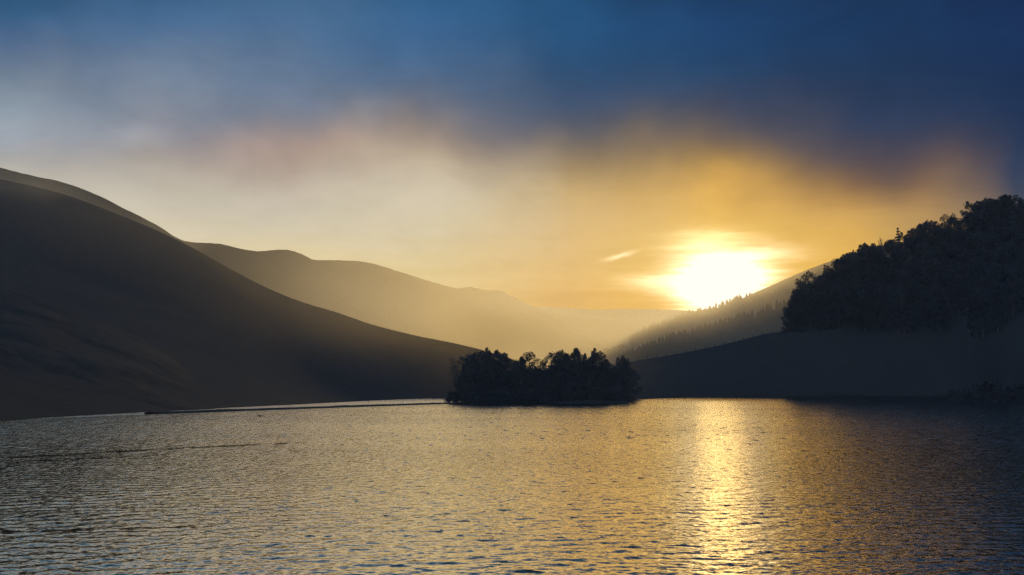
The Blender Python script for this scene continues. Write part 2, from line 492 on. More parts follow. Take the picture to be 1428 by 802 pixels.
# water
wm, n, o = mat('lake_water')
pb = n.n('ShaderNodeBsdfPrincipled')
pb.inputs['Base Color'].default_value = (0.014, 0.022, 0.034, 1)
pb.inputs['Roughness'].default_value = 0.06
pb.inputs['IOR'].default_value = 1.75
tcn = n.n('ShaderNodeTexCoord')
ps = n.n('ShaderNodeSeparateXYZ')
n.t.links.new(tcn.outputs['Object'], ps.inputs[0])
wvec = n.xyz(n.m('MULTIPLY', ps.outputs[0], 0.55), ps.outputs[1], 0.0)
r1 = n.noise(wvec, 2.6, 3.0, 0.55)
r2 = n.noise(wvec, 8.0, 2.0, 0.5)
gust = n.mapr(n.noise(n.xyz(n.m('MULTIPLY', ps.outputs[0], 0.02), n.m('MULTIPLY', ps.outputs[1], 0.03), 0.0), 1.0, 3.0, 0.5), 0.3, 0.7, 0.75, 1.2)
hgt = n.m('MULTIPLY', n.m('ADD', n.m('MULTIPLY', r1, 0.032), n.m('MULTIPLY', r2, 0.007)), gust)
bp = n.n('ShaderNodeBump')
bp.inputs['Strength'].default_value = 1.0
bp.inputs['Distance'].default_value = 1.0
n.put(bp.inputs['Height'], hgt)
# facet tilt of the ripples at several sizes, so that the water keeps its grain far out
def tilt(sx, sy, z, amp, y0, y1):
    far = n.mapr(ps.outputs[1], y0, y1)
    v = n.xyz(n.m('MULTIPLY', ps.outputs[0], sx), n.m('MULTIPLY', ps.outputs[1], sy), z)
    nd = n.n('ShaderNodeTexNoise')
    n.put(nd.inputs['Vector'], v)
    nd.inputs['Scale'].default_value = 1.0
    nd.inputs['Detail'].default_value = 2.0
    c = n.vm('SUBTRACT', nd.outputs['Color'], (0.5, 0.5, 0.5))
    return n.vm('MULTIPLY', c, n.xyz(n.m('MULTIPLY', far, amp * 1.4), n.m('MULTIPLY', far, amp), 0.0))


beyond = n.m('SUBTRACT', ps.outputs[1], n.m('ADD', 146.0, n.m('MULTIPLY', n.m('ADD', ps.outputs[0], 53.0), 2.55)))
bright_tilt = n.m('MULTIPLY', n.mapr(beyond, 0, 8, 0, -0.04), n.mapr(ps.outputs[0], -14, -9, 1, 0))   # normals tilted to brighten the strip behind the spit
lean = n.xyz(0.0, n.m('ADD', bright_tilt, n.mapr(ps.outputs[1], 15, 110, -0.006, -0.060)), 0.0)    # normals leaned so that the far water mirrors brighter sky
tl = n.vm('ADD', n.vm('ADD', lean, tilt(7.0, 3.0, 0.0, 0.17, -20, 1)), n.vm('ADD', tilt(5.0, 0.6, 4.0, 0.16, 25, 70), tilt(2.4, 0.10, 8.0, 0.13, 70, 160)))


def dashes(sx, sy, z, amp, y0, y1, y2, y3):
    v = n.xyz(n.m('MULTIPLY', ps.outputs[0], sx), n.m('MULTIPLY', n.m('ADD', ps.outputs[1], n.m('MULTIPLY', ps.outputs[0], -0.25)), sy), z)
    k = n.mapr(n.noise(v, 1.0, 3.0, 0.6), 0.59, 0.72)
    k = n.m('MULTIPLY', k, n.m('MULTIPLY', n.mapr(ps.outputs[1], y0, y1), n.mapr(ps.outputs[1], y2, y3, 1.0, 0.0)))
    return n.xyz(0.0, n.m('MULTIPLY', k, -amp), 0.0)


# short steep wavelets that turn a dark face up the lake
tl = n.vm('ADD', tl, n.vm('ADD', dashes(1.7, 1.5, 1.0, 0.20, 20, 30, 60, 95), dashes(1.1, 0.30, 2.0, 0.22, 50, 85, 150, 260)))


def wake(ax, ay, bx, by, w, amp):
    dx, dy = bx - ax, by - ay
    L = math.hypot(dx, dy)
    rx, ry = n.m('SUBTRACT', ps.outputs[0], ax), n.m('SUBTRACT', ps.outputs[1], ay)
    along = n.m('DIVIDE', n.m('ADD', n.m('MULTIPLY', rx, dx), n.m('MULTIPLY', ry, dy)), L * L)
    off = n.m('DIVIDE', n.m('SUBTRACT', n.m('MULTIPLY', rx, dy), n.m('MULTIPLY', ry, dx)), L)
    wob = n.m('SUBTRACT', n.noise(n.xyz(n.m('MULTIPLY', along, 9.0), 0.0, w), 1.0, 3.0, 0.6), 0.5)
    off = n.m('DIVIDE', n.m('ADD', off, n.m('MULTIPLY', wob, 2.0 * w)), w)
    g = n.m('EXPONENT', n.m('MULTIPLY', n.m('MULTIPLY', off, off), -1.0))
    broken = n.mapr(n.noise(n.xyz(n.m('MULTIPLY', ps.outputs[0], 1.3), n.m('MULTIPLY', ps.outputs[1], 0.8), w), 1.0, 2.0, 0.5), 0.42, 0.62)
    g = n.m('MULTIPLY', n.m('MULTIPLY', g, broken), n.m('MULTIPLY', n.mapr(along, -0.3, 0.0), n.mapr(along, 0.7, 1.1, 1.0, 0.0)))
    return n.xyz(0.0, n.m('MULTIPLY', g, amp), 0.0)


# long dark wakes crossing the left half of the lake
for wk in ((-29.5, 57, -15, 75, 0.75, 0.12), (-30, 51.5, -20, 61, 0.80, 0.08), (-15.5, 28.1, -8.0, 29.8, 0.22, 0.13)):
    tl = n.vm('ADD', tl, wake(*wk))
nrm = n.vm('NORMALIZE', n.vm('ADD', bp.outputs[0], tl))
n.put(pb.inputs['Normal'], nrm)
gl = n.n('ShaderNodeBsdfGlossy')
gl.inputs['Color'].default_value = (1.0, 0.90, 0.68, 1)
gl.inputs['Roughness'].default_value = 0.06
n.put(gl.inputs['Normal'], nrm)
msw = n.n('ShaderNodeMixShader')
msw.inputs[0].default_value = 0.86
n.t.links.new(pb.outputs[0], msw.inputs[1]); n.t.links.new(gl.outputs[0], msw.inputs[2])
n.t.links.new(msw.outputs[0], o.inputs['Surface'])


def water_mesh():
    rows = [9.0]
    while rows[-1] < 95:
        rows.append(rows[-1] + 0.055 * max(1.0, (rows[-1] / 20.0)) ** 1.7)
    near = np.array(rows)
    Y = near[:, None]
    nx = 1400
    u = np.linspace(-1, 1, nx)[None, :]
    half = 14 + 0.72 * Y
    X = u * half
    Yg = np.repeat(Y, nx, axis=1)
    dyr = np.gradient(near)[:, None]
    Z = np.zeros_like(X)
    g = np.random.default_rng(5)
    for i in range(90):
        lam = 0.15 * (1.1 / 0.15) ** g.random()
        th = g.normal(R(-10), R(32))            # crests run nearly across the view
        k = 2 * math.pi / lam
        kx, ky = k * math.sin(th), k * math.cos(th)
        a = 0.0015 * lam ** 0.80 * (0.5 + g.random())
        fade = np.clip(lam / (dyr * 2.2) - 0.6, 0, 1)
        Z += a * fade * np.sin(kx * X + ky * Yg + g.random() * 6.283)
    mod = 0.75 + 0.5 * (fbm(X * 0.12, Yg * 0.18, 3) + 0.3)
    Z = Z * np.clip(mod, 0.45, 1.5)
    edge = np.clip((95 - Yg) / 25, 0, 1) * np.clip((1 - np.abs(u)) * 12, 0, 1)
    Z *= edge
    V = np.stack([X, Yg, Z], -1).reshape(-1, 3)
    Fq = grid_faces(len(near), nx)
    # the rest of the lake: flat apron around the near patch
    L0, L1 = (len(near) - 1) * nx, len(near) * nx - 1
    extra = np.array([(-900, near[0], 0), (-900, near[-1], 0), (900, near[0], 0), (900, near[-1], 0), (-900, 470, 0), (900, 470, 0), (-900, -300, 0), (900, -300, 0)])
    b = len(V)
    V = np.concatenate([V, extra])
    me = bpy.data.meshes.new('water')
    quads = Fq
    tri_polys = []
    # side strips as one polygon each, far sheet and near sheet
    left = [i * nx for i in range(len(near))]
    right = [i * nx + nx - 1 for i in range(len(near))]
    polys = [[b] + [b + 1][:0] + left + [b + 1], [b + 2, b + 3] + right[::-1],
             [b + 1] + list(range(L0, L1 + 1)) + [b + 3, b + 5, b + 4], [b, b + 6, b + 7, b + 2] + list(range(nx - 1, -1, -1))]
    lens = [4] * len(quads) + [len(p) for p in polys]
    idx = np.concatenate([quads.ravel()] + [np.array(p) for p in polys]).astype(np.int32)
    me.vertices.add(len(V)); me.vertices.foreach_set('co', V.astype(np.float32).ravel())
    me.loops.add(len(idx)); me.loops.foreach_set('vertex_index', idx)
    me.polygons.add(len(lens))
    me.polygons.foreach_set('loop_start', np.r_[0, np.cumsum(lens)[:-1]].astype(np.int32))
    me.polygons.foreach_set('use_smooth', np.r_[np.ones(len(quads), bool), np.zeros(len(polys), bool)])
    me.materials.append(wm)
    me.update(calc_edges=True)
    import bmesh
    bm = bmesh.new(); bm.from_mesh(me)
    for f in bm.faces:
        f.normal_update()
        if f.normal.z < 0:
            f.normal_flip()
    bm.to_mesh(me); bm.free()
    return me


link('water', water_mesh(), kind='structure')

# ------------------------------------------------------------------ hills


def P(lst):
    return [at(*p) for p in lst]


def shore(lst, z=-0.8):
    r = []
    for p in lst:
        v = on_water(*p)
        v.z = z
        r.append(v)
    return r


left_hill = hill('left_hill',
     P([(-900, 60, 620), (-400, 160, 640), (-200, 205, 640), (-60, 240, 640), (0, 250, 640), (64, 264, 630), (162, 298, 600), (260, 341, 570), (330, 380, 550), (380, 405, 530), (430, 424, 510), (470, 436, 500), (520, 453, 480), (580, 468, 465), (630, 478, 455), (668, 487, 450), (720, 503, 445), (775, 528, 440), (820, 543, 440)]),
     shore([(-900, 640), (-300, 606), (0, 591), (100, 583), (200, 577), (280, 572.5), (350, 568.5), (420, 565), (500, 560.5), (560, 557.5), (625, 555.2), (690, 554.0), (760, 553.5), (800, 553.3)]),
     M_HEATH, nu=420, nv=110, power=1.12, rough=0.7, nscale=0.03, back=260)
hill('left_near_slope',  # nearer slope added where the left hillside is darker
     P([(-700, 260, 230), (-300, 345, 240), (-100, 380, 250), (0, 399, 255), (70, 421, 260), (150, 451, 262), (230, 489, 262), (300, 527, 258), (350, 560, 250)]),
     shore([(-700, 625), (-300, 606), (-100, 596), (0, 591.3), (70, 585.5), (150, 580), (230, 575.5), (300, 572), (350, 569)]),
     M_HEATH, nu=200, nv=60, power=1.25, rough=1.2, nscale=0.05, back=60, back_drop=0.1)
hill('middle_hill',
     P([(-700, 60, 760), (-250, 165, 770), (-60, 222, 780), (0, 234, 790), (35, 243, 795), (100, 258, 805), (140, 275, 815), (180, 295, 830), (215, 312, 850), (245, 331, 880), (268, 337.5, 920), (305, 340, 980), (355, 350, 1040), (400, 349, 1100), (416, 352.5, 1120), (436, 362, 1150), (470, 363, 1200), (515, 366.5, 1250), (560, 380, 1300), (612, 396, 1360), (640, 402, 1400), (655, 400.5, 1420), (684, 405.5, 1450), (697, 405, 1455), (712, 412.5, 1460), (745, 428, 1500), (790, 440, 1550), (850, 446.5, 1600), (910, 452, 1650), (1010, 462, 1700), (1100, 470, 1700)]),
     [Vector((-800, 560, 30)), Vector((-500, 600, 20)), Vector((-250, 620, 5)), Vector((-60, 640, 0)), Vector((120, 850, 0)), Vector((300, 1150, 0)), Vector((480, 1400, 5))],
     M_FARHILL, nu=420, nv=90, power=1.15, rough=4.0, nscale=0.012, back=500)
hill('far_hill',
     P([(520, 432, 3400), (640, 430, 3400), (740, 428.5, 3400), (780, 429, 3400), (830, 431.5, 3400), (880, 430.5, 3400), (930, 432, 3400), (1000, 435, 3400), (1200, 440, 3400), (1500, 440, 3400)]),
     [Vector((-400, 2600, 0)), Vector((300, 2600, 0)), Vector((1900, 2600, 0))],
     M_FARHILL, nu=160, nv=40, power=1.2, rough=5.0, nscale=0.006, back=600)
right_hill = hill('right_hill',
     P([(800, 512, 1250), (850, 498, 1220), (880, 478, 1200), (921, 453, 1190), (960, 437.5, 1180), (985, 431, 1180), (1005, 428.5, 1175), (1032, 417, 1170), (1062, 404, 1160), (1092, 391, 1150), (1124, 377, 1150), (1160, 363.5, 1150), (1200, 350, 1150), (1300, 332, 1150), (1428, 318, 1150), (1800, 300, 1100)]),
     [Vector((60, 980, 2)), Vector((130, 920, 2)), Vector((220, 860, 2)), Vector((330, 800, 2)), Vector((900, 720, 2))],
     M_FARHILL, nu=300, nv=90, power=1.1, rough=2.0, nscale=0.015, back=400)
right_spur = hill('right_spur',
     P([(845, 512, 960), (880, 502, 950), (900, 494, 945), (930, 482, 940), (960, 474, 935), (990, 466, 930), (1050, 447, 910), (1080, 437, 900), (1110, 427, 890), (1160, 408, 880), (1300, 380, 850), (1600, 340, 800)]),
     [Vector((70, 850, 1)), Vector((130, 800, 1)), Vector((200, 760, 1)), Vector((300, 700, 1)), Vector((600, 640, 1))],
     M_FARHILL, nu=200, nv=50, power=1.1, rough=1.0, nscale=0.02, back=120, back_drop=0.1)
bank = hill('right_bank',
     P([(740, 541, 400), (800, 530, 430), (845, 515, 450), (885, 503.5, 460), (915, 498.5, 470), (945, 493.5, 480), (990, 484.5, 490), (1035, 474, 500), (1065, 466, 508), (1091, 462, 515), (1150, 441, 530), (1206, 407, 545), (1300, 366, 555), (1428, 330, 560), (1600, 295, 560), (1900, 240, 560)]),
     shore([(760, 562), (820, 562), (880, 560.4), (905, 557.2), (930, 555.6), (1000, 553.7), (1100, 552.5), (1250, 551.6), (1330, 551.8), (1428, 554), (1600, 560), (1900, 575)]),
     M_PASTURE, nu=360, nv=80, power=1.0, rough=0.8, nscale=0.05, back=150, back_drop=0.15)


def bvh(o):
    return BVHTree.FromPolygons([v.co.copy() for v in o.data.vertices], [tuple(p.vertices) for p in o.data.polygons])


def ground_at(tree, x, y):
    h = tree.ray_cast(Vector((x, y, 900)), Vector((0, 0, -1)))
    return h[0].z if h[0] is not None else None


# low mounds: the wooded point in the middle, the thin spit, the point at the right
def mound(name, outline, height, material, rings=9, jag=0.3):
    """outline: closed list of (x, y) seen from above"""
    pts = np.array(outline, dtype=float)
    n = 160
    Pc = np.vstack([pts, pts[:1]])
    seg = np.r_[0, np.cumsum(np.hypot(*np.diff(Pc, axis=0).T))]
    t = np.linspace(0, seg[-1], n, endpoint=False)
    ox, oy = np.interp(t, seg, Pc[:, 0]), np.interp(t, seg, Pc[:, 1])
    c = pts.mean(0)
    ox = ox + jag * fbm(t * 0.25, t * 0 + 1.0, 4)
    oy = oy + jag * fbm(t * 0.25, t * 0 + 7.0, 4)
    V = []
    for i in range(rings):
        f = i / (rings - 1)
        s = 1 - f * 0.96
        z = -0.6 + (height + 0.6) * math.sin(f * math.pi / 2) ** 0.45
        zz = z + 0.12 * fbm(ox * 0.6 * s, oy * 0.6, 3) * (1 if i else 0)
        V.append(np.stack([c[0] + (ox - c[0]) * s, c[1] + (oy - c[1]) * s, zz], -1))
    V = np.concatenate(V)
    Fq = []
    for i in range(rings - 1):
        for j in range(n):
            Fq.append((i * n + j, i * n + (j + 1) % n, (i + 1) * n + (j + 1) % n, (i + 1) * n + j))
    me = np_mesh(name, V, Fq, material)
    return link(name, me, kind='structure')


def wxy(px, py):
    v = on_water(px, py)
    return (v.x, v.y)


point = mound('wooded_point', [wxy(632, 562.4), wxy(680, 562.8), wxy(740, 563), (7, 243.5), (15, 245), (22, 248), (29, 256), (36, 275), (42, 300), (30, 310), (12, 300), (-2, 290), (-12, 272), (-16, 258)], 0.9, M_BANK)
# spit: a strip with a rounded back
sp0 = np.array(wxy(208, 577.6)); sp1 = np.array(wxy(640, 562.6))
ns = 220
sv = []
for i in range(ns):
    f = i / (ns - 1)
    c = sp0 + (sp1 - sp0) * f
    c = c + np.array([0, 2.2 * math.sin(f * math.pi)])
    dirv = (sp1 - sp0) / np.linalg.norm(sp1 - sp0)
    nrm = np.array([dirv[1], -dirv[0]])
    wid = (1.3 + 0.6 * float(fbm(np.array([f * 14.0]), np.array([0.5]), 3)[0])) * (1.0 if f < 0.93 else 1.0)
    hh = 0.34 + 0.10 * float(fbm(np.array([f * 30.0]), np.array([2.5]), 4)[0])
    for (a, z) in ((-1.0, -0.6), (-0.7, hh * 0.7), (-0.2, hh), (0.3, hh * 0.95), (0.75, hh * 0.6), (1.0, -0.6)):
        p = c + nrm * a * wid
        sv.append((p[0], p[1], z))
link('spit', np_mesh('spit', sv, grid_faces(ns, 6), M_BANK), kind='structure')
rpoint = mound('right_point', [wxy(1322, 556.6), wxy(1345, 560.2), wxy(1375, 562.5), wxy(1428, 562.8), wxy(1600, 566), wxy(1600, 556), wxy(1428, 553.2), wxy(1350, 554.6)], 0.5, M_BANK)

# ------------------------------------------------------------------ trees


class MB:
    def __init__(self):
        self.v, self.f = [], []
        self.nv = 0

    def tube(self, pts, rad, k=6):
        pts = [np.array(p, dtype=float) for p in pts]
        base = self.nv
        for i, p in enumerate(pts):
            dvec = pts[min(i + 1, len(pts) - 1)] - pts[max(i - 1, 0)]
            dvec = dvec / (np.linalg.norm(dvec) + 1e-9)
            a = np.cross(dvec, (0.3, 1, 0.1)); a /= np.linalg.norm(a) + 1e-9
            b = np.cross(dvec, a)
            for j in range(k):
                q = 2 * math.pi * j / k
                self.v.append(p + (a * math.cos(q) + b * math.sin(q)) * rad[i])
        for i in range(len(pts) - 1):
            for j in range(k):
                self.f.append((base + i * k + j, base + i * k + (j + 1) % k, base + (i + 1) * k + (j + 1) % k, base + (i + 1) * k + j))
        self.nv = len(self.v)

    def mesh(self, name, m):
        return np_mesh(name, self.v, self.f, m)


def leaf_cloud(centers, radii, counts, size, g, flat=0.75):
    """many small quads scattered around clump centres, denser near the clump's skin"""
    V, NV = [], []
    mid = np.array(centers).mean(0)
    for c, r, k in zip(centers, radii, counts):
        dv = g.normal(size=(k, 3)); dv /= np.linalg.norm(dv, axis=1)[:, None]
        rr = r * (0.35 + 0.65 * g.random(k) ** 0.45) * (1 + 0.18 * g.normal(size=k))
        p = np.array(c) + dv * rr[:, None] * np.array([1, 1, flat])
        a = g.normal(size=(k, 3)); a /= np.linalg.norm(a, axis=1)[:, None]
        b = np.cross(a, g.normal(size=(k, 3))); b /= np.linalg.norm(b, axis=1)[:, None] + 1e-9
        s = size * (0.6 + 0.8 * g.random(k))[:, None]
        o_ = dv * 0.6 + (p - mid) / (np.linalg.norm(p - mid, axis=1)[:, None] + 1e-9)
        o_[:, 2] += 0.15
        o_ /= np.linalg.norm(o_, axis=1)[:, None]
        flip = (np.cross(a, b) * o_).sum(1) < 0
        b[flip] *= -1
        NV.append(np.repeat(o_, 4, axis=0))
        V.append(np.stack([p - a * s, p + b * s * 0.6, p + a * s, p - b * s * 0.6], 1).reshape(-1, 3))
    V = np.concatenate(V)
    global LEAF_N
    LEAF_N = np.concatenate(NV)
    return V, np.arange(len(V)).reshape(-1, 4)


def leaf_mesh(V, Fq, m):
    """leaf quads shaded by the direction they face out of the crown"""
    me = np_mesh('crown', V, Fq, m, smooth=True)
    me.normals_split_custom_set_from_vertices([tuple(x) for x in LEAF_N])
    return me


def broadleaf(seed, h=12.0, wide=0.42, low=0.06, nclump=46, gap=0.0):
    g = np.random.default_rng(seed)
    tr = MB()
    lean = g.normal(0, 0.25, 2)
    top = h * 0.72
    tr.tube([(0, 0, -0.4), (0.02, 0, h * 0.08), (lean[0] * 0.5, lean[1] * 0.5, h * 0.35), (lean[0], lean[1], top)], [h * 0.032, h * 0.024, h * 0.017, h * 0.006], 8)
    cs, rs, ks = [], [], []
    for i in range(nclump):
        f = (i + 0.5) / nclump
        z = low + (0.95 - low) * (f ** 0.85)
        env = wide * math.sin(min(1.0, (z - low + 0.10) / (1.02 - low)) ** 0.8 * math.pi * 0.93) ** 0.6
        th, q = g.random() * 6.283, math.sqrt(g.random()) * env * (0.9 + 0.25 * g.random())
        c = (math.cos(th) * q * h, math.sin(th) * q * h, z * h + g.normal(0, 0.02) * h)
        r = h * (0.070 + 0.055 * g.random())
        cs.append(c); rs.append(r); ks.append(int(2000 * (r / h)))
        if z > 0.55 and q > env * 0.35:      # leading shoots break the outline
            for _ in range(1):
                sh = h * (0.030 + 0.025 * g.random())
                cs.append((c[0] * 1.08 + g.normal(0, .02) * h, c[1] * 1.08 + g.normal(0, .02) * h, c[2] + r * (0.40 + 0.4 * g.random()))); rs.append(sh); ks.append(60)
        if i % 3 == 0:
            z0 = min(top * 0.95, max(h * 0.12, c[2] * (0.45 + 0.25 * g.random())))
            tr.tube([(lean[0] * z0 / top, lean[1] * z0 / top, z0), (c[0] * 0.5, c[1] * 0.5, (z0 + c[2]) / 2 + 0.1), c], [h * 0.009, h * 0.006, h * 0.002], 5)
    V, Fq = leaf_cloud(cs, rs, ks, h * 0.0155, g)
    return tr.mesh('trunk', M_BARK), leaf_mesh(V, Fq, M_LEAF)


def pine(seed, h=12.0, bare=0.35, wide=0.30, top_flat=True, nclump=30):
    """Scots pine: long stem, plates of needles with gaps"""
    g = np.random.default_rng(seed)
    tr = MB()
    lean = g.normal(0, 0.3, 2)
    tr.tube([(0, 0, -0.4), (lean[0] * .2, lean[1] * .2, h * 0.3), (lean[0] * .7, lean[1] * .7, h * 0.65), (lean[0], lean[1], h * 0.93)], [h * 0.026, h * 0.019, h * 0.013, h * 0.004], 8)
    cs, rs, ks = [], [], []
    for i in range(nclump):
        f = (i + 0.5) / nclump
        z = bare + (0.96 - bare) * f
        env = wide * (math.sin((0.18 + 0.80 * f) * math.pi) ** 0.55 if not top_flat else (0.55 + 0.75 * math.sin((0.1 + 0.78 * f) * math.pi)) * 0.85)
        th = i * 2.39996 + g.normal(0, 0.4)
        q = env * (0.35 + 0.75 * math.sqrt(g.random()))
        if f > 0.9:
            q *= 0.5
        c = (lean[0] * z + math.cos(th) * q * h, lean[1] * z + math.sin(th) * q * h, z * h)
        r = h * (0.060 + 0.045 * g.random())
        cs.append(c); rs.append(r); ks.append(int(1400 * (r / h)))
        z0 = z * h - h * 0.06
        s = z0 / (h * 0.93)
        tr.tube([(lean[0] * s, lean[1] * s, z0), (c[0] * 0.6, c[1] * 0.6, z0 + h * 0.02), (c[0], c[1], c[2] - r * 0.3)], [h * 0.008, h * 0.006, h * 0.002], 5)
    V, Fq = leaf_cloud(cs, rs, ks, h * 0.0145, g, flat=0.7)
    return tr.mesh('trunk', M_BARK), leaf_mesh(V, Fq, M_NEEDLE)


def spruce(seed, h=12.0, wide=0.22):
    g = np.random.default_rng(seed)
    tr = MB()
    tr.tube([(0, 0, -0.4), (0, 0, h * 0.5), (0, 0, h * 0.99)], [h * 0.02, h * 0.012, h * 0.002], 7)
    cs, rs, ks = [], [], []
    nl = 20
    for i in range(nl):
        f = i / (nl - 1)
        z = 0.10 + 0.87 * f
        rad = wide * (1 - f) ** 0.9 * (0.85 + 0.3 * g.random())
        nb = 7 if f < 0.7 else 4
        for b in range(nb):
            th = 6.283 * b / nb + g.random() * 0.9
            L = rad * (0.75 + 0.45 * g.random())
            tip = (math.cos(th) * L * h, math.sin(th) * L * h, (z - L * 0.35) * h)
            tr.tube([(0, 0, z * h), tip], [h * 0.005, h * 0.0015], 4)
            for q in (0.35, 0.65, 0.95):
                cs.append((tip[0] * q, tip[1] * q, z * h + (tip[2] - z * h) * q)); rs.append(h * (0.018 + 0.022 * (1 - f)) * (1.15 - q * 0.5)); ks.append(22)
    cs.append((0, 0, h * 0.97)); rs.append(h * 0.012); ks.append(14)
    V, Fq = leaf_cloud(cs, rs, ks, h * 0.014, g, flat=0.5)
    return tr.mesh('trunk', M_BARK), leaf_mesh(V, Fq, M_NEEDLE)


def bare_tree(seed, h=12.0):
    """thin half-leafless birch: fine twigs and a few leaves"""
    g = np.random.default_rng(seed)
    tr = MB()
    tr.tube([(0, 0, -0.4), (0.1, 0, h * 0.4), (-0.1, 0.1, h * 0.75), (0, 0, h * 0.98)], [h * 0.014, h * 0.010, h * 0.006, h * 0.001], 6)
    cs, rs, ks = [], [], []
    for i in range(46):
        z = 0.25 + 0.7 * i / 46
        th = i * 2.4 + g.normal(0, 0.3)
        L = (0.20 * (1.05 - z) + 0.06) * (0.7 + 0.6 * g.random())
        tip = np.array((math.cos(th) * L * h, math.sin(th) * L * h, (z + L * 0.9) * h))
        mid = np.array((tip[0] * 0.5, tip[1] * 0.5, (z + L * 0.35) * h))
        tr.tube([(0, 0, z * h), mid, tip], [h * 0.004, h * 0.0028, h * 0.0012], 4)
        for q in range(3):
            dv = g.normal(0, 0.03 * h, 3); dv[2] = abs(dv[2])
            tr.tube([mid, mid + dv * 1.2 + (tip - mid) * 0.5], [h * 0.002, h * 0.001], 3)
        cs.append(tip); rs.append(h * 0.035); ks.append(9)
        cs.append(mid); rs.append(h * 0.035); ks.append(6)
    V, Fq = leaf_cloud(cs, rs, ks, h * 0.012, g)
    return tr.mesh('trunk', M_DRYTWIG), np_mesh('crown', V, Fq, M_DRYTWIG, smooth=False)


def bush(seed, h=4.0):
    g = np.random.default_rng(seed)
    tr = MB()
    cs, rs, ks = [], [], []
    for i in range(26):
        th, q = g.random() * 6.283, math.sqrt(g.random()) * 0.75
        z = (0.10 + 0.75 * g.random() * (1 - 0.55 * q))
        c = (math.cos(th) * q * h, math.sin(th) * q * h, z * h)
        cs.append(c); rs.append(h * (0.13 + 0.08 * g.random())); ks.append(60)
        if i % 3 == 0:
            tr.tube([(c[0] * 0.1, c[1] * 0.1, -0.3), (c[0] * 0.6, c[1] * 0.6, c[2] * 0.6), c], [h * 0.018, h * 0.012, h * 0.004], 5)
    V, Fq = leaf_cloud(cs, rs, ks, h * 0.05, g)
    return tr.mesh('trunk', M_BARK), leaf_mesh(V, Fq, M_LEAF)


PROTO_H = {}
protos = {}


def register(kind, name, meshes, h):
    protos.setdefault(kind, []).append((name, meshes, h))


for s in range(5):
    register('broad', 'broadleaf_tree', broadleaf(100 + s, wide=(0.40, 0.46, 0.36, 0.42, 0.50)[s]), 12.0)
for s in range(4):
    register('pine', 'pine_tree', pine(200 + s, bare=(0.10, 0.16, 0.12, 0.20)[s], wide=(0.24, 0.28, 0.22, 0.30)[s]), 12.0)
for s in range(2):
    register('gappy', 'pine_tree', pine(250 + s, bare=0.50, wide=0.34, nclump=17), 12.0)
for s in range(3):
    register('spruce', 'spruce_tree', spruce(300 + s), 12.0)
register('bare', 'birch_tree', bare_tree(400), 12.0)
for s in range(4):
    register('bush', 'bush', bush(500 + s), 4.0)

for k, lst in protos.items():      # true height of each source mesh
    for i, (nm, ms, h) in enumerate(lst):
        z = np.empty(len(ms[1].vertices) * 3, dtype=np.float32)
        ms[1].vertices.foreach_get('co', z)
        lst[i] = (nm, ms, float(np.percentile(z.reshape(-1, 3)[:, 2], 99.7)))

first = {}


def plant(kind, var, loc, height, label, cat, group=None, rot=None, wide=1.0):
    nm, (tm, cm), h0 = protos[kind][var % len(protos[kind])]
    s = height / h0
    key = (kind, var % len(protos[kind]))
    if key not in first:
        root = bpy.data.objects.new(nm, None)
        root.empty_display_size = 0.5
        col.objects.link(root)
        link('trunk', tm, root)
        link('crown', cm, root)
        first[key] = root
    else:
        src = first[key]
        root = src.copy()
        col.objects.link(root)
        for ch in src.children:
            c = ch.copy()
            col.objects.link(c)
            c.parent = root
    root.location = loc
    root.rotation_euler = (0, 0, random.random() * 6.283 if rot is None else rot)
    root.scale = (s * wide, s * wide, s)
    root['label'], root['category'] = label, cat
    if group:
        root['group'] = group
    elif 'group' in root.keys():
        del root['group']
    return root


tree_pt = bvh(point)
tree_bk = bvh(bank)


def px_tree(kind, var, px, top, d, label, cat, group=None, wide=1.0, trees=(tree_pt, tree_bk), ground=None):
    v = at(px, top, d)
    zs = [ground_at(t, v.x, v.y) for t in trees]
    zs = [z for z in zs if z is not None]
    gz_ = ground if ground is not None else max(zs + [0.2])
    return plant(kind, var, (v.x, v.y, gz_ - 0.1), v.z - gz_, label, cat, group, wide=wide)


